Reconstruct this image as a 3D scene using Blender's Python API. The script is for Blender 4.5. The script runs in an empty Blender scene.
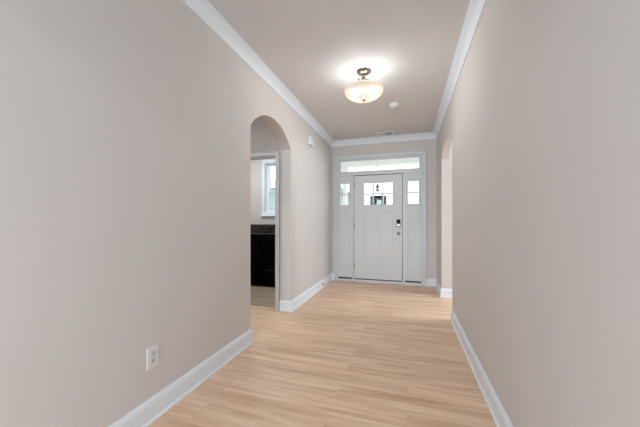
import bpy, bmesh, math, random
from mathutils import Vector, Matrix
random.seed(4)
S = bpy.context.scene
COL = S.collection

# ------------------------------------------------------------------ camera
AL, AR = 1.433, 0.512            # hall walls at x = -AL and x = AR
YF = 5.42                        # entry wall
YL0, YL1 = 2.389, 3.378          # left archway
YR0, YR1 = 3.632, 4.695          # right archway
H = 2.743                        # ceiling
YB = -0.75                       # where the hall opens to the great room behind
TL, TR = 0.155, 0.10             # wall thicknesses

cam = bpy.data.cameras.new('camera')
co = bpy.data.objects.new('camera', cam); COL.objects.link(co)
co.location = (0, 0, 1.170)
co.rotation_euler = (math.radians(90), 0, 0.29865)
cam.sensor_width = 36; cam.sensor_fit = 'HORIZONTAL'
cam.lens = 282.03 * 36 / 640
cam.shift_y = 7.6 / 640
cam.clip_start = 0.03; cam.clip_end = 200
S.camera = co

# ------------------------------------------------------------------ world, lights, exposure
w = bpy.data.worlds.new('world'); S.world = w; w.use_nodes = True
nt = w.node_tree; nt.nodes.clear()
out = nt.nodes.new('ShaderNodeOutputWorld'); bg = nt.nodes.new('ShaderNodeBackground')
bg.inputs[0].default_value = (0.95, 0.98, 1.0, 1); bg.inputs[1].default_value = 2.7
nt.links.new(bg.outputs[0], out.inputs[0])

def area(name, loc, rot, sx, sy, power, col=(1, 1, 1)):
    l = bpy.data.lights.new(name, 'AREA'); l.shape = 'RECTANGLE'; l.size = sx; l.size_y = sy
    l.energy = power; l.color = col
    o = bpy.data.objects.new(name, l); COL.objects.link(o); o.location = loc; o.rotation_euler = rot
    return o
R90 = math.radians(90)
# unseen fill lamps added in the room behind the camera for soft ambient
area('great_room_fill', (-0.6, -6.8, 1.5), (R90, 0, 0), 5.0, 2.2, 235, (0.86, 0.94, 1.0))
area('great_room_fill', (-5.1, -3.6, 1.5), (0, -R90, 0), 2.0, 3.6, 105, (0.86, 0.94, 1.0))
area('great_room_fill', (3.5, -3.6, 1.5), (0, R90, 0), 2.0, 3.6, 105, (0.86, 0.94, 1.0))
# ceiling light of that room: its light is cut by the header of the hall mouth
pl = bpy.data.lights.new('great_room_lamp_light', 'POINT'); pl.energy = 150; pl.shadow_soft_size = 0.05; pl.color = (0.96, 0.98, 1.0)
po = bpy.data.objects.new('great_room_lamp_light', pl); COL.objects.link(po); po.location = (-0.5, -3.6, 2.86)
# unseen fill lamps added to brighten the side room, laundry and passage
area('side_room_fill', (3.3, 4.1, 2.05), (0, R90, 0), 1.0, 1.1, 75, (0.84, 0.93, 1.0))
area('laundry_fill', (-2.7, 4.2, 2.70), (0, 0, 0), 0.5, 0.5, 20, (0.92, 0.97, 1.0))
area('passage_fill', (-2.7, 2.1, 2.70), (0, 0, 0), 0.4, 0.4, 14, (0.92, 0.97, 1.0))

S.view_settings.view_transform = 'Standard'
S.view_settings.look = 'None'
S.view_settings.gamma = 1
S.view_settings.use_curve_mapping = False
S.view_settings.exposure = 0.17

# ------------------------------------------------------------------ materials
def lin(c):
    return tuple((v / 12.92 if v <= .04045 else ((v + .055) / 1.055) ** 2.4) for v in [x / 255 for x in c]) + (1,)

def mat(name, rgb, rough=.5, metal=0, bump=0, bscale=60, var=0, spec=.5, emit=None, estr=0, trans=0):
    m = bpy.data.materials.new(name); m.use_nodes = True
    t = m.node_tree; b = t.nodes['Principled BSDF']
    b.inputs['Base Color'].default_value = lin(rgb)
    b.inputs['Roughness'].default_value = rough
    b.inputs['Metallic'].default_value = metal
    b.inputs['Specular IOR Level'].default_value = spec
    tc = t.nodes.new('ShaderNodeTexCoord')
    if var:
        n = t.nodes.new('ShaderNodeTexNoise'); n.inputs['Scale'].default_value = 1.7; n.inputs['Detail'].default_value = 3
        t.links.new(tc.outputs['Object'], n.inputs['Vector'])
        r = t.nodes.new('ShaderNodeMix'); r.data_type = 'RGBA'
        c = lin(rgb)
        r.inputs[6].default_value = tuple(x * (1 - var) for x in c[:3]) + (1,)
        r.inputs[7].default_value = tuple(min(1, x * (1 + var)) for x in c[:3]) + (1,)
        t.links.new(n.outputs[0], r.inputs[0]); t.links.new(r.outputs[2], b.inputs['Base Color'])
    if bump:
        n = t.nodes.new('ShaderNodeTexNoise'); n.inputs['Scale'].default_value = bscale
        t.links.new(tc.outputs['Object'], n.inputs['Vector'])
        bp = t.nodes.new('ShaderNodeBump'); bp.inputs['Strength'].default_value = bump; bp.inputs['Distance'].default_value = .002
        t.links.new(n.outputs[0], bp.inputs['Height']); t.links.new(bp.outputs[0], b.inputs['Normal'])
    if emit:
        b.inputs['Emission Color'].default_value = lin(emit); b.inputs['Emission Strength'].default_value = estr
    return m

M = {}
M['wall'] = mat('wall_paint', (214, 209, 206), .75, bump=.12, bscale=90, var=.015, spec=.3)
M['ceiling'] = mat('ceiling_paint', (218, 214, 213), .85, bump=.15, bscale=70, var=.01, spec=.2)
M['trim'] = mat('trim_paint', (233, 239, 246), .6, var=.01)
M['door'] = mat('door_paint', (214, 218, 221), .4, var=.01)
M['nickel'] = mat('satin_nickel', (178, 166, 150), .22, 1, bump=.05)
M['chrome'] = mat('satin_chrome', (150, 152, 155), .5, 1, bump=.05)
M['black'] = mat('gloss_black', (7, 7, 10), .5, bump=.02, spec=.2)
M['rubber'] = mat('black_rubber', (14, 14, 16), .7, bump=.1)
M['appl'] = mat('appliance_black', (3, 3, 5), .4, bump=.02, spec=.06)
M['appl_top'] = mat('appliance_top', (9, 9, 13), .12, spec=.9)
M['console'] = mat('console_grey', (34, 31, 29), .35, .2, bump=.02)
M['plastic'] = mat('white_plastic', (228, 230, 230), .4, bump=.03)
M['plastic_dim'] = mat('off_white_plastic', (205, 207, 208), .45, bump=.03)
M['dark'] = mat('vent_shade', (40, 38, 36), .8, bump=.1)
M['slot'] = mat('slot_grey', (120, 120, 122), .8, bump=.05)
M['concrete'] = mat('porch_concrete', (205, 202, 198), .8, bump=.3, bscale=20, var=.05)
M['grass'] = mat('lawn', (186, 190, 172), .9, bump=.6, bscale=30, var=.15)
M['asphalt'] = mat('asphalt', (120, 120, 122), .9, bump=.4, bscale=40, var=.05)
M['ext_white'] = mat('exterior_white', (236, 238, 238), .6, bump=.1, var=.02)
M['ext_blue'] = mat('siding_blue', (166, 196, 205), .7, bump=.1, var=.03)
M['slate'] = mat('slate_dark', (14, 18, 24), .95, spec=0)
M['metal_roof'] = mat('pale_metal_roof', (205, 208, 210), .5, bump=.1)
M['carpet'] = mat('great_room_carpet', (205, 207, 208), .95, bump=.5, bscale=120, var=.03)
M['gr_wall'] = mat('great_room_paint', (226, 228, 230), .8, bump=.1, var=.01)
M['lantern'] = mat('lantern_bronze', (40, 36, 32), .5, .6, bump=.1)
M['shutter'] = mat('shutter_paint', (16, 20, 26), .95, spec=0)

def glass(name, tint=(.97, .99, .99)):
    m = bpy.data.materials.new(name); m.use_nodes = True; t = m.node_tree; t.nodes.clear()
    o = t.nodes.new('ShaderNodeOutputMaterial'); mx = t.nodes.new('ShaderNodeMixShader')
    tr = t.nodes.new('ShaderNodeBsdfTransparent'); tr.inputs[0].default_value = tint + (1,)
    gl = t.nodes.new('ShaderNodeBsdfGlossy'); gl.inputs['Roughness'].default_value = .03
    fr = t.nodes.new('ShaderNodeFresnel'); fr.inputs[0].default_value = 1.2
    t.links.new(fr.outputs[0], mx.inputs[0]); t.links.new(tr.outputs[0], mx.inputs[1]); t.links.new(gl.outputs[0], mx.inputs[2])
    t.links.new(mx.outputs[0], o.inputs[0]); return m
M['glass'] = glass('window_glass')
M['glass_cool'] = glass('window_glass_cool', (.93, .97, .98))

def shade_mat():
    m = bpy.data.materials.new('alabaster_glass'); m.use_nodes = True; t = m.node_tree; t.nodes.clear()
    o = t.nodes.new('ShaderNodeOutputMaterial')
    tl = t.nodes.new('ShaderNodeBsdfTranslucent'); df = t.nodes.new('ShaderNodeBsdfDiffuse')
    em = t.nodes.new('ShaderNodeEmission'); tc = t.nodes.new('ShaderNodeTexCoord')
    n = t.nodes.new('ShaderNodeTexNoise'); n.inputs['Scale'].default_value = 9; n.inputs['Detail'].default_value = 5; n.inputs['Distortion'].default_value = 1.2
    r = t.nodes.new('ShaderNodeValToRGB')
    r.color_ramp.elements[0].color = (.016, .011, .007, 1); r.color_ramp.elements[1].color = (.026, .019, .013, 1)
    t.links.new(tc.outputs['Object'], n.inputs['Vector']); t.links.new(n.outputs[0], r.inputs[0])
    for s in (tl, df): t.links.new(r.outputs[0], s.inputs[0])
    em.inputs[0].default_value = (1.0, .83, .68, 1); em.inputs[1].default_value = .46
    m1 = t.nodes.new('ShaderNodeMixShader'); m1.inputs[0].default_value = .45
    t.links.new(tl.outputs[0], m1.inputs[1]); t.links.new(df.outputs[0], m1.inputs[2])
    tp = t.nodes.new('ShaderNodeBsdfTransparent'); tp.inputs[0].default_value = (1, .93, .85, 1); m2 = t.nodes.new('ShaderNodeMixShader'); m2.inputs[0].default_value = .5
    t.links.new(m1.outputs[0], m2.inputs[1]); t.links.new(tp.outputs[0], m2.inputs[2])
    a = t.nodes.new('ShaderNodeAddShader'); t.links.new(m2.outputs[0], a.inputs[0]); t.links.new(em.outputs[0], a.inputs[1])
    t.links.new(a.outputs[0], o.inputs[0]); return m
M['shade'] = shade_mat()

def plate_mat():  # for the added disc that weakens lamp light on the ceiling
    m = bpy.data.materials.new('light_cut_plate'); m.use_nodes = True; t = m.node_tree; t.nodes.clear()
    o = t.nodes.new('ShaderNodeOutputMaterial'); tp = t.nodes.new('ShaderNodeBsdfTransparent'); df = t.nodes.new('ShaderNodeBsdfDiffuse')
    tp.inputs[0].default_value = (1, .98, .95, 1); df.inputs[0].default_value = (.05, .045, .04, 1)
    x = t.nodes.new('ShaderNodeMixShader'); x.inputs[0].default_value = .42
    t.links.new(df.outputs[0], x.inputs[1]); t.links.new(tp.outputs[0], x.inputs[2]); t.links.new(x.outputs[0], o.inputs[0]); return m
M['plate'] = plate_mat()

def bulb_mat():
    m = bpy.data.materials.new('frosted_bulb'); m.use_nodes = True; t = m.node_tree; t.nodes.clear()
    o = t.nodes.new('ShaderNodeOutputMaterial'); em = t.nodes.new('ShaderNodeEmission'); tr = t.nodes.new('ShaderNodeBsdfTransparent')
    em.inputs[0].default_value = (1, .85, .66, 1); em.inputs[1].default_value = 3
    a = t.nodes.new('ShaderNodeAddShader'); t.links.new(em.outputs[0], a.inputs[0]); t.links.new(tr.outputs[0], a.inputs[1])
    t.links.new(a.outputs[0], o.inputs[0]); return m
M['bulb'] = bulb_mat()

def floor_mat(name, c1, c2, cm):
    m = bpy.data.materials.new(name); m.use_nodes = True; t = m.node_tree; b = t.nodes['Principled BSDF']
    N = t.nodes.new; L = t.links.new
    tc = N('ShaderNodeTexCoord')
    br = N('ShaderNodeTexBrick'); br.offset = .37; br.offset_frequency = 2; br.squash = 1
    br.inputs['Scale'].default_value = 1; br.inputs['Brick Width'].default_value = 1.22; br.inputs['Row Height'].default_value = .152
    br.inputs['Mortar Size'].default_value = .0012; br.inputs['Mortar Smooth'].default_value = .3; br.inputs['Bias'].default_value = 0
    br.inputs['Color1'].default_value = (0, 0, 0, 1); br.inputs['Color2'].default_value = (1, 1, 1, 1); br.inputs['Mortar'].default_value = (.35, .35, .35, 1)
    L(tc.outputs['Object'], br.inputs['Vector'])
    mp = N('ShaderNodeMapping'); mp.inputs['Scale'].default_value = (.9, 11, 1); L(tc.outputs['Object'], mp.inputs['Vector'])
    # shift the grain plank by plank
    ad = N('ShaderNodeVectorMath'); ad.operation = 'ADD'
    sc = N('ShaderNodeVectorMath'); sc.operation = 'SCALE'; sc.inputs['Scale'].default_value = 9
    L(br.outputs['Color'], sc.inputs[0]); L(mp.outputs[0], ad.inputs[0]); L(sc.outputs[0], ad.inputs[1])
    g = N('ShaderNodeTexNoise'); g.inputs['Scale'].default_value = 1.6; g.inputs['Detail'].default_value = 6; g.inputs['Roughness'].default_value = .6; g.inputs['Distortion'].default_value = .4
    L(ad.outputs[0], g.inputs['Vector'])
    r = N('ShaderNodeValToRGB'); r.color_ramp.elements[0].position = .30; r.color_ramp.elements[1].position = .62
    r.color_ramp.elements[0].color = lin(c1); r.color_ramp.elements[1].color = lin(c2)
    L(g.outputs[0], r.inputs[0])
    mx = N('ShaderNodeMix'); mx.data_type = 'RGBA'; mx.blend_type = 'MULTIPLY'; mx.inputs[0].default_value = 1
    tr = N('ShaderNodeValToRGB'); tr.color_ramp.elements[0].color = (.89, .865, .84, 1); tr.color_ramp.elements[1].color = (1, 1, 1, 1)
    L(br.outputs['Color'], tr.inputs[0]); L(r.outputs[0], mx.inputs[6]); L(tr.outputs[0], mx.inputs[7])
    mm = N('ShaderNodeMix'); mm.data_type = 'RGBA'; mf = N('ShaderNodeMath'); mf.operation = 'MULTIPLY'; mf.inputs[1].default_value = .2
    L(br.outputs['Fac'], mf.inputs[0]); L(mf.outputs[0], mm.inputs[0]); L(mx.outputs[2], mm.inputs[6]); mm.inputs[7].default_value = lin(cm)
    L(mm.outputs[2], b.inputs['Base Color'])
    b.inputs['Roughness'].default_value = .42; b.inputs['Specular IOR Level'].default_value = .35
    bp = N('ShaderNodeBump'); bp.inputs['Strength'].default_value = .03; bp.inputs['Distance'].default_value = .002
    L(g.outputs[0], bp.inputs['Height']); L(bp.outputs[0], b.inputs['Normal'])
    return m
M['floor'] = floor_mat('oak_plank_floor', (208, 168, 134), (242, 213, 187), (150, 118, 90))
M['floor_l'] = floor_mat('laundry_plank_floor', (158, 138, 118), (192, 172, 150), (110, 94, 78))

def siding(name, rgb):
    m = mat(name, rgb, .6); t = m.node_tree; b = t.nodes['Principled BSDF']
    tc = t.nodes.new('ShaderNodeTexCoord'); wv = t.nodes.new('ShaderNodeTexWave'); wv.bands_direction = 'Z'; wv.wave_profile = 'SAW'
    wv.inputs['Scale'].default_value = 1.6
    bp = t.nodes.new('ShaderNodeBump'); bp.inputs['Distance'].default_value = .02
    t.links.new(tc.outputs['Object'], wv.inputs['Vector']); t.links.new(wv.outputs['Fac'], bp.inputs['Height']); t.links.new(bp.outputs[0], b.inputs['Normal'])
    return m
M['sid_w'] = siding('siding_white', (236, 238, 238)); M['sid_b'] = siding('siding_pale_blue', (150, 168, 172))

# ------------------------------------------------------------------ helpers
def obj(name, bm, m, parent=None, kind=None, smooth=False):
    me = bpy.data.meshes.new(name)
    bmesh.ops.recalc_face_normals(bm, faces=bm.faces)
    bm.to_mesh(me); bm.free()
    o = bpy.data.objects.new(name, me); COL.objects.link(o)
    me.materials.append(M[m] if isinstance(m, str) else m)
    if smooth:
        for p in me.polygons: p.use_smooth = True
        me.set_sharp_from_angle(angle=math.radians(40))
    if parent: o.parent = parent
    if kind: o['kind'] = kind
    return o
def struct(name, bm, m, parent=None): return obj(name, bm, m, parent, None if parent else 'structure')
def tag(o, label, cat, group=None):
    o['label'] = label; o['category'] = cat
    if group: o['group'] = group
    return o
def thing(name, loc, label, cat, group=None, rz=0):
    o = bpy.data.objects.new(name, None); COL.objects.link(o); o.location = loc; o.rotation_euler = (0, 0, rz)
    return tag(o, label, cat, group)
def setting(name, loc=(0, 0, 0)):
    o = bpy.data.objects.new(name, None); COL.objects.link(o); o.location = loc; o['kind'] = 'structure'; return o

def box(bm, x0, x1, y0, y1, z0, z1, bev=0, seg=2):
    r = bmesh.ops.create_cube(bm, size=1)
    v = r['verts']
    bmesh.ops.scale(bm, vec=(x1 - x0, y1 - y0, z1 - z0), verts=v)
    bmesh.ops.translate(bm, vec=((x0 + x1) / 2, (y0 + y1) / 2, (z0 + z1) / 2), verts=v)
    if bev:
        e = list({e for q in v for e in q.link_edges})
        bmesh.ops.bevel(bm, geom=e, offset=bev, segments=seg, profile=.5, affect='EDGES')
    return bm
def B(*a, **k): return box(bmesh.new(), *a, **k)

def prism(pts, axis, a, b, bm=None):
    """closed outline of 2-D points extruded along an axis (0: outline is (y,z); 1: (x,z); 2: (x,y))"""
    bm = bm or bmesh.new()
    def P(p, t): return {0: (t, p[0], p[1]), 1: (p[0], t, p[1]), 2: (p[0], p[1], t)}[axis]
    va = [bm.verts.new(P(p, a)) for p in pts]; vb = [bm.verts.new(P(p, b)) for p in pts]
    n = len(pts)
    fa = bm.faces.new(va); fb = bm.faces.new(vb[::-1])
    for i in range(n): bm.faces.new((va[i], va[(i + 1) % n], vb[(i + 1) % n], vb[i]))
    bmesh.ops.triangulate(bm, faces=[fa, fb])
    return bm

def lathe(prof, c=(0, 0, 0), seg=40, axis='z', bm=None, closed=False):
    bm = bm or bmesh.new(); rings = []
    for r, h in prof:
        if r < 1e-6:
            ring = [bm.verts.new(pos(axis, 0, 0, h, c))]
        else:
            ring = [bm.verts.new(pos(axis, r * math.cos(2 * math.pi * i / seg), r * math.sin(2 * math.pi * i / seg), h, c)) for i in range(seg)]
        rings.append(ring)
    pairs = list(zip(rings, rings[1:])) + ([(rings[-1], rings[0])] if closed else [])
    for p, q in pairs:
        for i in range(seg):
            j = (i + 1) % seg
            f = []
            for v in (p[i % len(p)], p[j % len(p)], q[j % len(q)], q[i % len(q)]):
                if v not in f: f.append(v)
            if len(f) > 2: bm.faces.new(f)
    return bm
def pos(axis, a, b, h, c):
    p = {'z': (a, b, h), 'y': (a, h, b), 'x': (h, a, b)}[axis]
    return (p[0] + c[0], p[1] + c[1], p[2] + c[2])

def tube(pts, r, seg=10, bm=None):
    bm = bm or bmesh.new(); pts = [Vector(p) for p in pts]; rings = []
    up = Vector((0, 0, 1))
    for i, p in enumerate(pts):
        d = (pts[min(i + 1, len(pts) - 1)] - pts[max(i - 1, 0)]).normalized()
        u = d.cross(up) if abs(d.dot(up)) < .95 else d.cross(Vector((1, 0, 0)))
        u.normalize(); v = d.cross(u)
        rings.append([bm.verts.new(p + (u * math.cos(2 * math.pi * k / seg) + v * math.sin(2 * math.pi * k / seg)) * r) for k in range(seg)])
    for a, b in zip(rings, rings[1:]):
        for k in range(seg): bm.faces.new((a[k], a[(k + 1) % seg], b[(k + 1) % seg], b[k]))
    bm.faces.new(rings[0][::-1]); bm.faces.new(rings[-1])
    return bm

def sweep(path, prof, closed=False, z0=0):
    """profile points (offset to the right of the path, z) mitred along a plan path"""
    bm = bmesh.new(); P = [Vector(p) for p in path]; n = len(P); rings = []
    for i, p in enumerate(P):
        ns = []
        for a, b in (((i - 1) % n, i), (i, (i + 1) % n)):
            if not closed and (i == 0 and a == n - 1 or i == n - 1 and b == 0): continue
            d = (P[b] - P[a]).normalized(); ns.append(Vector((d.y, -d.x)))
        m = sum(ns, Vector((0, 0))); m.normalize(); k = 1 / m.dot(ns[0])
        rings.append([bm.verts.new((p.x + m.x * k * o, p.y + m.y * k * o, z + z0)) for o, z in prof])
    q = len(prof)
    for i in range(n if closed else n - 1):
        a, b = rings[i], rings[(i + 1) % n]
        for k in range(q): bm.faces.new((a[k], a[(k + 1) % q], b[(k + 1) % q], b[k]))
    if not closed:
        bm.faces.new(rings[0]); bm.faces.new(rings[-1][::-1])
    return bm

def grid_board(u0, u1, v0, v1, holes, a, b, axis='y', bm=None):
    """slab with rectangular holes: u horizontal, v vertical (z), thickness a..b"""
    us = sorted({u0, u1} | {h[0] for h in holes} | {h[1] for h in holes})
    vs = sorted({v0, v1} | {h[2] for h in holes} | {h[3] for h in holes})
    us = [u for u in us if u0 <= u <= u1]; vs = [v for v in vs if v0 <= v <= v1]
    bm = bm or bmesh.new()
    def solid(i, j):
        if i < 0 or j < 0 or i >= len(us) - 1 or j >= len(vs) - 1: return False
        cu, cv = (us[i] + us[i + 1]) / 2, (vs[j] + vs[j + 1]) / 2
        return not any(h[0] < cu < h[1] and h[2] < cv < h[3] for h in holes)
    cache = {}
    def V(i, j, t):
        k = (i, j, t)
        if k not in cache:
            cache[k] = bm.verts.new((us[i], t, vs[j]) if axis == 'y' else (t, us[i], vs[j]))
        return cache[k]
    for i in range(len(us) - 1):
        for j in range(len(vs) - 1):
            if not solid(i, j): continue
            for t in (a, b): bm.faces.new([V(i, j, t), V(i + 1, j, t), V(i + 1, j + 1, t), V(i, j + 1, t)])
            if not solid(i - 1, j): bm.faces.new([V(i, j, a), V(i, j, b), V(i, j + 1, b), V(i, j + 1, a)])
            if not solid(i + 1, j): bm.faces.new([V(i + 1, j, a), V(i + 1, j, b), V(i + 1, j + 1, b), V(i + 1, j + 1, a)])
            if not solid(i, j - 1): bm.faces.new([V(i, j, a), V(i, j, b), V(i + 1, j, b), V(i + 1, j, a)])
            if not solid(i, j + 1): bm.faces.new([V(i, j + 1, a), V(i, j + 1, b), V(i + 1, j + 1, b), V(i + 1, j + 1, a)])
    return bm

def bez(name, o, wd=.003):
    md = o.modifiers.new('bevel', 'BEVEL'); md.width = wd; md.segments = 2; md.limit_method = 'ANGLE'; return o

# ------------------------------------------------------------------ room shell
struct('floor', B(-5.2, 3.6, YB - .12, YF + .12, -.1, 0), 'floor')
struct('floor_great_room', B(-5.2, 3.6, -7.2, YB - .12, -.1, 0), 'carpet')
struct('floor_laundry', B(-3.7, -AL - TL, YL1 + .12, 5.25, 0.0, .004), 'floor_l')
struct('ceiling', B(-3.9, 3.6, YB - .12, YF + .12, H, H + .1), 'ceiling')
struct('ceiling_great_room', B(-5.2, 3.6, -7.2, YB - .12, 3.05, 3.15), 'gr_wall')

def arch_wall(name, y0, y1, ya, yb, spring, rise, xa, xb, n=28):
    c = (yb - ya) / 2; R = (c * c + rise * rise) / (2 * rise); cy = (ya + yb) / 2; cz = spring + rise - R
    a = math.asin(c / R)
    arc = [(cy + R * math.sin(t), cz + R * math.cos(t)) for t in [(-a + 2 * a * i / n) for i in range(n + 1)]]
    arc[0] = (ya, spring); arc[-1] = (yb, spring)
    bm = bmesh.new(); cache = {}
    def V(x, p):
        k = (x, round(p[0], 5), round(p[1], 5))
        if k not in cache: cache[k] = bm.verts.new((x, p[0], p[1]))
        return cache[k]
    for x in (xa, xb):
        for q in ([(y0, 0), (ya, 0), (ya, spring), (y0, spring)], [(y0, spring), (ya, spring), (ya, H), (y0, H)],
                  [(yb, 0), (y1, 0), (y1, spring), (yb, spring)], [(yb, spring), (y1, spring), (y1, H), (yb, H)]):
            bm.faces.new([V(x, p) for p in q])
        for p, q in zip(arc, arc[1:]): bm.faces.new([V(x, p), V(x, q), V(x, (q[0], H)), V(x, (p[0], H))])
    edge = [(y0, 0), (ya, 0)] + arc + [(yb, 0), (y1, 0), (y1, spring), (y1, H)] + [(p[0], H) for p in arc[::-1]] + [(y0, H), (y0, spring)]
    for p, q in zip(edge, edge[1:] + edge[:1]): bm.faces.new([V(xa, p), V(xa, q), V(xb, q), V(xb, p)])
    return struct(name, bm, 'wall')
arch_wall('wall_left', YB, YF + .12, YL0, YL1, 2.093, .229, -AL - TL, -AL)
arch_wall('wall_right', YB, YF + .12, YR0, YR1, 2.122, .197, AR, AR + TR)

# entry wall with the rough opening of the door unit
WX0, WX1, WZ = -1.310, 0.276, 2.385
struct('wall_front', grid_board(-AL, AR, 0, H, [(WX0, WX1, 0, WZ)], YF, YF + .12), 'wall')

# passage behind the left arch and the laundry room
struct('wall_laundry', grid_board(-3.7, -AL - TL, 0, H, [(-2.43, -1.650, 0, 2.034)], YL1, YL1 + .12), 'wall')
LW = (-2.815, -2.06, 1.345, 2.37)
struct('wall_laundry_back', grid_board(-3.7, -AL - TL, 0, H, [LW], 5.25, 5.37), 'wall')
struct('wall_laundry_left', B(-3.82, -3.7, YL0 - 1.2, 5.37, 0, H), 'wall')
struct('wall_passage', B(-3.7, -AL - TL, YL0 - 1.32, YL0 - 1.2, 0, H), 'wall')
# side room to the right
struct('wall_side_room', B(AR + TR, 3.5, YR1, YR1 + .12, 0, H), 'wall')
struct('wall_side_room_right', B(3.5, 3.6, 1.9, YR1 + .12, 0, H), 'wall')
struct('wall_side_room_back', B(AR + TR, 3.5, 1.9, 2.0, 0, H), 'wall')
# great room behind the camera, with the header the hall opens through
struct('wall_great_room', grid_board(-5.2, 3.6, 0, 3.15, [(-AL, AR, 0, 2.29)], YB - .12, YB), 'gr_wall')
struct('wall_great_room_left', B(-5.3, -5.2, -7.2, YB - .12, 0, 3.05), 'gr_wall')
struct('wall_great_room_right', B(3.6, 3.7, -7.2, YB - .12, 0, 3.05), 'gr_wall')
struct('wall_great_room_back', B(-5.2, 3.6, -7.3, -7.2, 0, 3.05), 'gr_wall')

# ------------------------------------------------------------------ baseboards, crown, casings
BP = [(0, 0), (.024, 0), (.024, .008), (.021, .016), (.015, .020), (.015, .108), (.012, .116), (.012, .122), (.007, .130), (.005, .138), (0, .138)]
def basebd(name, path): return struct(name, sweep(path, BP), 'trim')
basebd('baseboard_left', [(-AL, YB), (-AL, YL0), (-AL - TL, YL0)])
basebd('baseboard_left', [(-AL - TL, YL1), (-AL, YL1), (-AL, YF), (-1.372, YF)])
basebd('baseboard_right', [(.338, YF), (AR, YF), (AR, YR1), (2.6, YR1)])
basebd('baseboard_right', [(AR + TR, YR0), (AR, YR0), (AR, YB)])
basebd('baseboard_laundry', [(-3.7, 5.25), (-AL - TL, 5.25)])
CP = [(0, 0), (.014, 0), (.016, .006), (.014, .013), (.008, .016), (.012, .022), (.016, .036), (.028, .056), (.046, .072), (.064, .080), (.066, .088), (.076, .090), (.080, .094), (.092, .096), (.092, .104), (0, .104)]
CP = [(o * .88, z + H - .104) for o, z in CP]
struct('trim_crown', sweep([(-AL, YB), (-AL, YF), (AR, YF), (AR, YB)], CP), 'trim')
# casing around the entry unit
def casing(name, x0, x1, zt, y, wd, th, side=-1, m='trim'):
    bm = bmesh.new()
    def leg(xa, xb, outer):
        ya, yb = sorted((y, y + side * th))
        box(bm, xa, xb, ya, yb, 0, zt + wd, .003)
        yo = sorted((y, y + side * (th + .006)))
        if outer == 'l': box(bm, xa, xa + .016, yo[0], yo[1], 0, zt + wd, .003)
        else: box(bm, xb - .016, xb, yo[0], yo[1], 0, zt + wd, .003)
    leg(x0 - wd, x0, 'l'); leg(x1, x1 + wd, 'r')
    ya, yb = sorted((y, y + side * th)); box(bm, x0, x1, ya, yb, zt, zt + wd, .003)
    yo = sorted((y, y + side * (th + .006))); box(bm, x0 - wd, x1 + wd, yo[0], yo[1], zt + wd - .016, zt + wd, .003)
    return struct(name, bm, m)
casing('trim_entry_casing', WX0, WX1, 2.385, YF, .060, .018, m='door')
casing('trim_laundry_casing', -2.43, -1.650, 2.034, YL1, .060, .018, m='door')
bm = bmesh.new(); T0 = YL1; T1 = YL1 + .12
box(bm, -2.45, -2.43, T0, T1, 0, 2.034); box(bm, -1.650, -1.64, T0, T1, 0, 2.034); box(bm, -2.43, -1.65, T0, T1, 2.024, 2.034)
struct('trim_laundry_jamb', bm, 'trim')
struct('trim_threshold', B(-2.43, -1.652, YL1 + .10, YL1 + .135, 0, .008, .003), 'floor_l')

# ------------------------------------------------------------------ entry unit
DX0, DX1, DZ0, DZ1 = -0.981, -0.081, 0.062, 2.044
YD = YF + .012                                    # room side of door and sidelights
# frame: jambs, posts, transom bar, head, sill
bm = bmesh.new()
fy0, fy1 = YF - .004, YF + .11
TZ0, TZ1 = 2.056, 2.112
box(bm, WX0, WX0 + .012, fy0, fy1, 0, WZ); box(bm, WX1 - .012, WX1, fy0, fy1, 0, WZ)
box(bm, -1.016, DX0 - .006, fy0, fy1, .05, TZ0, .002); box(bm, DX1 + .008, -0.040, fy0, fy1, .05, TZ0, .002)
box(bm, WX0 + .012, WX1 - .012, fy0, fy1, TZ0, TZ1, .002)
box(bm, WX0 + .012, WX1 - .012, fy0, fy1, WZ - .012, WZ)
box(bm, WX0 + .012, WX1 - .012, fy0 - .012, fy1, 0, .046, .003)
struct('trim_entry_frame', bm, 'door')

d1 = setting('door_1', (DX0, YD, 0))
def rel(bm, c): bmesh.ops.translate(bm, vec=(-c[0], -c[1], -c[2]), verts=bm.verts); return bm
DC = (DX0, YD, 0)
L0, L1, LZ0, LZ1 = -0.791, -0.254, 1.480, 1.897
def recess(bm, x0, x1, z0, z1, ya, depth):          # bevelled frame round a sunk panel
    s = .014
    for (o, d0, d1_) in ((0, 0, depth),):
        q = [(x0, z0), (x1, z0), (x1, z1), (x0, z1)]; r = [(x0 + s, z0 + s), (x1 - s, z0 + s), (x1 - s, z1 - s), (x0 + s, z1 - s)]
        vq = [bm.verts.new((x, ya + d0, z)) for x, z in q]; vr = [bm.verts.new((x, ya + d1_, z)) for x, z in r]
        for i in range(4): bm.faces.new((vq[i], vq[(i + 1) % 4], vr[(i + 1) % 4], vr[i]))
        bm.faces.new(vr)
panels = [(-.800, -.552, .27, 1.340), (-.496, -.248, .27, 1.340)]
bm = grid_board(DX0, DX1, DZ0, DZ1, [(L0, L1, LZ0, LZ1)] + panels, YD, YD + .044)
for p in panels: recess(bm, *p, YD, .005); box(bm, p[0], p[1], YD + .02, YD + .03, p[2], p[3])
obj('door_panel', rel(bm, DC), 'door', d1)
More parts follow.
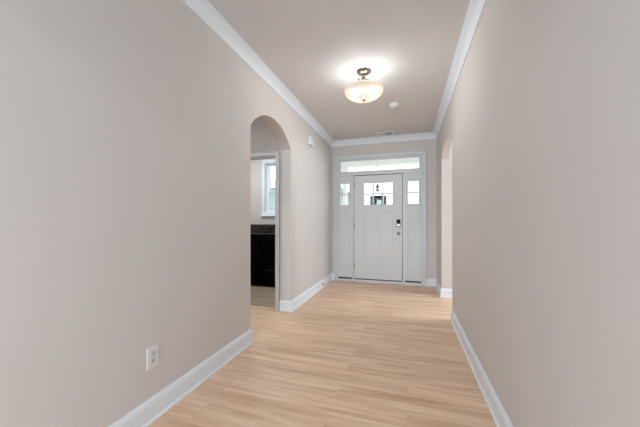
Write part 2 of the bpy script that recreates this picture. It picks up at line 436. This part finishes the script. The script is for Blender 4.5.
# raised frame round the lights and the small shelf under them
bm = grid_board(L0 - .03, L1 + .03, LZ0 - .03, LZ1 + .03, [(L0, L1, LZ0, LZ1)], YD - .008, YD)
fr = obj('window_frame', rel(bm, DC), 'door', d1); bez('b', fr, .004)
bm = bmesh.new(); wv = (L1 - L0) / 3
for k in (1, 2): box(bm, L0 + wv * k - .009, L0 + wv * k + .009, YD + .004, YD + .04, LZ0, LZ1, .003)
zc = (LZ0 + LZ1) / 2
box(bm, L0, L1, YD + .004, YD + .04, zc - .009, zc + .009, .003)
obj('muntins', rel(bm, DC), 'door', d1)
obj('pane', rel(B(L0, L1, YD + .020, YD + .024, LZ0, LZ1), DC), 'glass', d1)
for z in (1.885, 1.083, .304):
    bm = bmesh.new()
    lathe([(0, -.05), (.006, -.05), (.006, .05), (0, .05)], (DX0 - .004, YD - .010, z), 14, bm=bm)
    box(bm, DX0 - .012, DX0 + .012, YD - .006, YD + .001, z - .05, z + .05, .001)
    h_ = obj('hinge', rel(bm, DC), 'chrome', d1, smooth=True); h_['label'] = 'grey metal hinge'
bm = lathe([(0, 0), (.032, 0), (.032, -.006), (.024, -.010), (.011, -.014), (.011, -.034), (.020, -.040), (.027, -.050), (.026, -.062), (.018, -.070), (0, -.072)], (-.147, YD, .938), 28, 'y')
obj('door_knob', rel(bm, DC), 'chrome', d1, smooth=True)['label'] = 'round satin metal door knob'
bm = B(-.180, -.114, YD - .024, YD, 1.062, 1.200, .014, 4)
dk = obj('deadbolt', rel(bm, DC), 'chrome', d1, smooth=True); dk['label'] = 'keypad deadbolt in satin metal'
obj('keypad', rel(B(-.178, -.116, YD - .028, YD - .020, 1.126, 1.198, .010, 3), DC), 'black', dk)['label'] = 'glossy black touchscreen'
obj('thumb_turn', rel(box(lathe([(0, 0), (.018, 0), (.018, -.008), (0, -.008)], (-.147, YD - .024, 1.094), 20, 'y'), -.152, -.142, YD - .048, YD - .030, 1.078, 1.110, .003), DC), 'nickel', dk)
bm = bmesh.new()                                    # black weatherstrip seen as the line round the slab
box(bm, DX0 - .006, DX1 + .008, YD + .046, YD + .06, DZ0 - .01, DZ1 + .012)
for (a, b, c, d) in ((DX0 - .006, DX0, DZ0, DZ1), (DX1, DX1 + .008, DZ0, DZ1 + .012)): box(bm, a, b, YD + .006, YD + .04, c, d)
box(bm, DX0, DX1, YD + .006, YD + .04, DZ1, DZ1 + .012); box(bm, DX0, DX1, YD + .002, YD + .04, .044, DZ0)
bm.free()
bm = bmesh.new()
for (a, b, c, d) in ((DX0 - .006, DX0, DZ0, DZ1), (DX1, DX1 + .008, DZ0, DZ1 + .012)): box(bm, a, b, YD + .012, YD + .04, c, d)
box(bm, DX0, DX1, YD + .012, YD + .04, DZ1, DZ1 + .012); box(bm, DX0, DX1, YD + .010, YD + .04, .046, DZ0)
obj('weatherstrip', rel(bm, DC), 'rubber', d1)['label'] = 'thin black rubber seal'

def sidelight(name, x0, x1, g0, g1):
    c = (x0, YD, 0); s = setting(name, c)
    p = (g0 - .004, g1 + .004, .27, 1.340)
    bm = grid_board(x0, x1, .072, TZ0, [(g0, g1, 1.486, 1.905), p], YD, YD + .044)
    recess(bm, *p, YD, .005); box(bm, p[0], p[1], YD + .02, YD + .03, p[2], p[3])
    obj('window_panel', rel(bm, c), 'door', s)
    f = obj('window_frame', rel(grid_board(g0 - .022, g1 + .022, 1.464, 1.927, [(g0, g1, 1.486, 1.905)], YD - .008, YD), c), 'door', s); bez('b', f, .004)
    obj('muntins', rel(B(g0, g1, YD + .004, YD + .04, 1.686, 1.704, .003), c), 'door', s)
    obj('pane', rel(B(g0, g1, YD + .020, YD + .024, 1.486, 1.905), c), 'glass', s)
    obj('weatherstrip', rel(B(x0 + .004, x1 - .01, YD - .006, YD + .04, .047, .070, .002), c), 'rubber', s)['label'] = 'black rubber seal strip'
sidelight('window_1', WX0 + .014, -1.018, -1.250, -1.071)
sidelight('window_2', -.038, WX1 - .014, .020, .210)
c = (WX0, YD, 2.112); s = setting('window_3', c)
TG = (-1.248, .214, 2.135, 2.340)
obj('window_frame', rel(grid_board(WX0 + .012, WX1 - .012, TZ1, WZ - .012, [TG], YD, YD + .05), c), 'door', s)
f = obj('glazing_bead', rel(grid_board(TG[0] - .018, TG[1] + .018, TG[2] - .014, TG[3] + .014, [TG], YD - .006, YD), c), 'door', s); bez('b', f, .003)
obj('pane', rel(B(TG[0], TG[1], YD + .020, YD + .024, TG[2], TG[3]), c), 'glass', s)

# ------------------------------------------------------------------ laundry window
c = (LW[0], 5.25, LW[2]); s = setting('window_4', c)
bm = bmesh.new(); 
a0, a1, b0, b1 = LW[0], LW[1], LW[2], LW[3]
f = obj('window_casing', rel(grid_board(a0 - .06, a1 + .06, b0 - .06, b1 + .06, [(a0, a1, b0, b1)], 5.232, 5.25), c), 'trim', s); bez('b', f, .004)
obj('window_sill', rel(B(a0 - .07, a1 + .07, 5.205, 5.25, b0 - .078, b0 - .056, .003), c), 'trim', s)
obj('window_jamb', rel(grid_board(a0, a1, b0, b1, [(a0 + .012, a1 - .012, b0 + .012, b1 - .012)], 5.25, 5.37), c), 'trim', s)
zm = 1.80
up = obj('upper_sash', rel(grid_board(a0 + .012, a1 - .012, zm - .015, b1 - .012, [(a0 + .085, a1 - .085, zm + .02, b1 - .055)], 5.325, 5.35), c), 'trim', s)
obj('pane', rel(B(a0 + .085, a1 - .085, 5.336, 5.340, zm + .02, b1 - .055), c), 'glass_cool', up)
lo = obj('lower_sash', rel(grid_board(a0 + .012, a1 - .012, b0 + .012, zm + .02, [(a0 + .085, a1 - .085, b0 + .06, zm - .015)], 5.298, 5.323), c), 'trim', s)
obj('pane', rel(B(a0 + .085, a1 - .085, 5.309, 5.313, b0 + .06, zm - .015), c), 'glass_cool', lo)

# ------------------------------------------------------------------ ceiling light
FX, FY = -0.431, 2.965
cl = thing('ceiling_light', (FX, FY, H), 'lit semi-flush ceiling light with nickel canopy and frosted glass bowl', 'ceiling light')
obj('canopy', lathe([(0, 0), (.076, 0), (.078, -.006), (.074, -.014), (.060, -.022), (.052, -.030), (.030, -.036), (0, -.038)]), 'nickel', cl, smooth=True)
obj('stem', lathe([(0, -.03), (.011, -.034), (.011, -.062), (.020, -.070), (.024, -.080), (.018, -.092), (.006, -.10), (.006, -.292), (0, -.292)], seg=24), 'nickel', cl, smooth=True)
RZ = -.196; RR = .203; DP = .104
prof = [(RR, RZ)]
n = 18
outer = [(RR * math.cos(t) ** .8 if t < math.pi / 2 - 1e-6 else 0, RZ - DP * math.sin(t)) for t in [math.pi / 2 * i / n for i in range(n + 1)]]
inner = [(max(0, r - .005) if r > 0 else 0, z + .005) for r, z in outer][::-1]
bm = lathe([(RR + .004, RZ + .004)] + outer[0:1] + outer[1:] )
obj('glass_bowl', bm, 'shade', cl, smooth=True)['label'] = 'frosted cream glass bowl'
obj('finial', lathe([(0, -.322), (.005, -.320), (.009, -.314), (.006, -.309), (.018, -.304), (.020, -.299), (.012, -.295), (0, -.293)], seg=20), 'nickel', cl, smooth=True)
obj('light_cut_disc', lathe([(.012, RZ - .004), (RR - .008, RZ - .004), (RR - .008, RZ - .007), (.012, RZ - .007)], closed=True), 'plate', cl)['label'] = 'added unseen disc that dims light to the ceiling'  # unseen disc added to cut the bulbs' light on the ceiling
for k in range(3):
    a = math.radians(25 + 120 * k); ca, sa = math.cos(a), math.sin(a)
    pts = []
    for i in range(15):
        t = i / 14
        r = .018 + (RR + .006 - .018) * t
        z = -.085 - .02 * math.sin(t * math.pi) + (RZ + .012 + .085) * t ** 1.6 + .018 * math.sin(t * 2 * math.pi)
        pts.append((r * ca, r * sa, z))
    bm = tube(pts, .0045, 8)
    bmesh.ops.create_uvsphere(bm, u_segments=12, v_segments=8, radius=.010, matrix=Matrix.Translation(((RR + .008) * ca, (RR + .008) * sa, RZ + .014)))
    obj('arm', bm, 'nickel', cl, smooth=True)
for s_ in (-1, 1):
    bm = lathe([(0, -.034), (.012, -.032), (.024, -.018), (.029, 0), (.024, .018), (.014, .03), (.012, .05), (0, .05)], (s_ * .085, 0, RZ - .052), 18)
    obj('light_bulb', bm, 'bulb', cl, smooth=True)
    l = bpy.data.lights.new('bulb_light', 'POINT'); l.energy = 20; l.shadow_soft_size = .028; l.color = (.87, .94, 1)
    o = bpy.data.objects.new('bulb_light', l); COL.objects.link(o); o.parent = cl; o.location = (s_ * .085, 0, RZ - .052)

# ------------------------------------------------------------------ ceiling and wall fittings
sd = thing('smoke_detector', (-.158, 3.916, H), 'round white smoke detector on the ceiling beyond the glass bowl light', 'smoke detector')
obj('mounting_plate', lathe([(0, 0), (.070, 0), (.070, -.008), (0, -.008)]), 'plastic', sd, smooth=True)
obj('detector_body', lathe([(.066, -.008), (.068, -.020), (.060, -.034), (.040, -.040), (.038, -.036), (.028, -.036), (.026, -.042), (0, -.043)]), 'plastic', sd, smooth=True)
bm = bmesh.new()
for k in range(20):
    a = 2 * math.pi * k / 20
    r = bmesh.ops.create_cube(bm, size=1, matrix=Matrix.Rotation(a, 4, 'Z') @ Matrix.Translation((.0655, 0, -.020)) @ Matrix.Diagonal((.006, .008, .012, 1)))
obj('vent_slots', bm, 'plastic_dim', sd)
obj('test_button', lathe([(0, -.0465), (.010, -.0455), (.012, -.042), (.012, -.040)], (.02, .012, 0), 18), 'plastic_dim', sd, smooth=True)

vt = thing('ceiling_vent', (-.378, 5.165, H), 'small white rectangular ceiling air register in front of the entry wall crown', 'air vent')
f = obj('vent_frame', grid_board(-.16, .16, -.085, .085, [(-.128, -.006, -.052, .052), (.006, .128, -.052, .052)], 0, .010), 'plastic', vt)
f.data.transform(Matrix.Rotation(math.radians(90), 4, 'X'))
f.data.transform(Matrix.Translation((0, 0, -.010 if min(v.co.z for v in f.data.vertices) >= -1e-6 else 0)))
bez('b', f, .002)
obj('duct', B(-.130, .130, -.054, .054, -.003, -.001), 'dark', vt)['label'] = 'dark sheet in place of the shade above the louvers'  # flat dark sheet, its colour stands for the shade inside the vent
for s0, s1, tilt in ((-.127, -.007, -.45), (.007, .127, .45)):
    bm = bmesh.new()
    for k in range(6):
        y = -.044 + k * .0176
        bmesh.ops.create_cube(bm, size=1, matrix=Matrix.Translation(((s0 + s1) / 2, y, -.008)) @ Matrix.Rotation(tilt, 4, 'X') @ Matrix.Diagonal((s1 - s0, .010, .0012, 1)))
    obj('louvers', bm, 'plastic_dim', vt)

ch = thing('door_chime', (-AL, 4.11, 2.395), 'white door chime box high on the left wall near the entry corner', 'door chime')
obj('chime_base', B(0, .010, -.095, .095, -.066, .066, .003), 'plastic_dim', ch)
obj('chime_cover', B(.008, .046, -.090, .090, -.062, .062, .008, 3), 'plastic', ch)
bm = bmesh.new()
for k in range(5): box(bm, .046, .048, -.05 + k * .025 - .004, -.05 + k * .025 + .004, -.03, .03, .0008)
obj('grille_ribs', bm, 'plastic_dim', ch)

ol = thing('wall_outlet', (-AL, 1.298, .370), 'white duplex outlet low on the near left wall', 'outlet')
pf = obj('cover_plate', B(0, .006, -.040, .040, -.062, .062, .003, 3), 'plastic', ol)
for zz in (.021, -.021):
    r_ = obj('receptacle', B(.005, .0085, -.017, .017, zz - .015, zz + .015, .003, 3), 'plastic_dim', ol)
    bm = bmesh.new()
    box(bm, .0080, .0089, -.0075, -.0055, zz - .002, zz + .008); box(bm, .0080, .0089, .0055, .0075, zz - .002, zz + .007)
    lathe([(0, .0080), (.0022, .0080), (.0022, .0089), (0, .0089)], (0, 0, zz - .008), 10, 'x', bm)
    obj('slots', bm, 'slot', r_)
obj('screw', lathe([(0, .006), (.003, .006), (.003, .0075), (0, .008)], (0, 0, 0), 12, 'x'), 'plastic_dim', ol)

ds = thing('door_stop', (-AL + .015, 4.74, .062), 'small rigid door stop on the left baseboard near the front door', 'door stop')
obj('stop_base', lathe([(0, 0), (.016, 0), (.014, .005), (.006, .008), (0, .008)], seg=18, axis='x'), 'chrome', ds, smooth=True)
pts = [(.006 + .055 * i / 90, .005 * math.cos(i * .9), .005 * math.sin(i * .9)) for i in range(91)]
obj('stop_spring', tube(pts, .0016, 6), 'chrome', ds, smooth=True)
obj('rubber_tip', lathe([(0, .058), (.009, .058), (.009, .070), (.006, .074), (0, .075)], seg=16, axis='x'), 'plastic', ds, smooth=True)

# ------------------------------------------------------------------ laundry appliances
def machine(name, x0, label, cat, dryer):
    W, D, HT = .686, .66, .945
    t = thing(name, (x0, 4.482, .004), label, cat, 'black laundry machines side by side')
    obj('body', B(0, W, .004, D, .02, HT - .02, .012, 3), 'appl', t)
    obj('top_panel', B(-.002, W + .002, -.004, D, HT - .022, HT, .009, 3), 'appl_top', t)['label'] = 'glossy black top'
    co_ = obj('console', prism([(D - .13, HT), (D, HT), (D, HT + .155), (D - .085, HT + .155), (D - .105, HT + .145)], 0, 0.004, W - .004), 'console', t)
    co_['label'] = 'dark grey control panel'; bez('b', co_, .006)
    for kx, rr in ((.595, .030), (.46, .014), (.39, .014)) if not dryer else ((.12, .030), (.26, .014), (.33, .014)):
        a = Vector((0, -1, .18)).normalized()
        bm = lathe([(0, 0), (rr + .006, 0), (rr + .004, .008), (rr, .010), (rr * .9, .030), (0, .032)], seg=24)
        mt = Matrix.Translation((kx, D - .118, HT + .075)) @ a.to_track_quat('Z', 'Y').to_matrix().to_4x4()
        bmesh.ops.transform(bm, matrix=mt, verts=bm.verts)
        obj('knob', bm, 'black', co_, smooth=True)
    if dryer:
        dr = obj('door', B(.035, W - .035, -.020, .004, .30, .89, .014, 3), 'appl', t)
        obj('door_panel', B(.075, W - .075, -.026, -.018, .34, .85, .008, 3), 'appl', dr)
        obj('handle', B(.10, .28, -.034, -.020, .296, .310, .005, 3), 'console', dr)
        obj('toe_panel', B(.03, W - .03, -.004, .006, .05, .26, .004), 'appl', t)
    else:
        obj('lid', B(.06, W - .06, .03, D - .15, HT - .002, HT + .010, .005, 3), 'appl_top', t)
        obj('front_panel', B(.03, W - .03, -.006, .006, .06, .88, .006, 3), 'appl', t)
    for fx in (.06, W - .06):
        for fy in (.06, D - .06):
            obj('leg', lathe([(0, 0), (.022, 0), (.022, .008), (.010, .012), (.010, .03), (0, .03)], (fx, fy, 0), 14), 'rubber', t, smooth=True)
    return t
machine('washing_machine', -3.170, 'black washer with a plain front, left of the dryer in the laundry room', 'washing machine', False)
machine('clothes_dryer', -2.474, 'black dryer with framed front panel, under the laundry window', 'dryer', True)

# ------------------------------------------------------------------ outside
struct('ground', B(-40, 40, YF + .14, 70, -.6, -.45), 'grass')
struct('porch_floor', B(-3.4, 1.6, YF + .13, 7.5, -.45, -.02), 'concrete')
struct('road', B(-40, 40, 14, 20, -.45, -.44), 'asphalt')
struct('wall_porch', grid_board(-AL - 2.4, 2.4, -.45, 3.2, [(-AL - 2.3, 2.3, -.5, 3.1)], YF + .13, YF + .14), 'sid_w').hide_render = False
struct('ceiling_porch', B(-3.4, 1.6, YF + .14, 7.5, 2.76, 2.84), 'ext_white')
struct('porch_beam', B(-3.4, 1.6, 7.28, 7.5, 2.60, 2.76), 'ext_white')

def column(x, label):
    t = thing('porch_column', (x, 7.39, -.02), label, 'column', 'porch columns')
    obj('shaft', B(-.05, .05, -.05, .05, .14, 2.50, .004), 'ext_white', t)
    obj('base', B(-.095, .095, -.095, .095, 0, .15, .008), 'ext_white', t)
    obj('capital', B(-.09, .09, -.09, .09, 2.49, 2.62, .008), 'ext_white', t)
column(-1.575, 'square white porch column seen through the left sidelight')
column(.42, 'square white porch column at the edge of the right sidelight')

ln = thing('porch_lantern', (-.636, 6.50, 2.76), 'small dark lantern hanging outside in the upper middle pane of the door', 'lantern')
obj('ceiling_cap', lathe([(0, 0), (.05, 0), (.05, -.01), (.02, -.02), (0, -.02)], seg=20), 'lantern', ln, smooth=True)
obj('rod', lathe([(0, -.015), (.0015, -.015), (.0015, -.75), (0, -.75)], seg=10), 'lantern', ln)
obj('lantern_roof', lathe([(0, -.74), (.012, -.745), (.016, -.775), (.038, -.82), (.040, -.828), (0, -.828)], seg=4), 'lantern', ln)
bm = bmesh.new()
for sx in (-1, 1):
    for sy in (-1, 1): tube([(sx * .024, sy * .024, -.826), (sx * .032, sy * .032, -.90)], .004, 6, bm)
box(bm, -.036, .036, -.036, .036, -.912, -.898)
obj('cage', bm, 'lantern', ln)
obj('candle', lathe([(0, -.90), (.014, -.90), (.014, -.85), (0, -.835)], seg=12), 'lantern', ln)

hs = thing('house', (-2.3, 24, -.45), 'white house across the street with a dark bay seen through the door panes', 'house')
obj('wall', B(-8, 8, .3, 9, 0, 5.4), 'sid_w', hs)
obj('roof', prism([(0, 5.4), (9.4, 5.4), (4.7, 7.0)], 0, -8.4, 8.4), 'metal_roof', hs)
obj('bay', B(-.38, .40, -.1, .32, 0, 3.73), 'slate', hs)['label'] = 'dark slate entrance bay'
obj('bay_door', B(-.09, .28, -.14, -.09, 0, 3.38), 'sid_b', hs)['label'] = 'pale front door'
for a, b in ((-.67, -.50), (.48, .65)): obj('shutter', B(a, b, .22, .32, 2.3, 3.73, .02), 'shutter', hs)['label'] = 'dark narrow shutter'

nh = thing('house', (-6.4, 11.0, -.45), 'pale blue-green neighbouring house seen through the laundry window', 'house')
obj('wall', B(-3.5, 3.4, 0, 8, 0, 3.0), 'sid_b', nh)
obj('roof', prism([(-3.9, 3.0), (3.8, 3.0), (-.05, 3.5)], 1, -.4, 8.3), 'metal_roof', nh)
obj('corner_board', B(3.34, 3.43, -.03, .08, 0, 3.0), 'ext_white', nh)['label'] = 'white corner board'
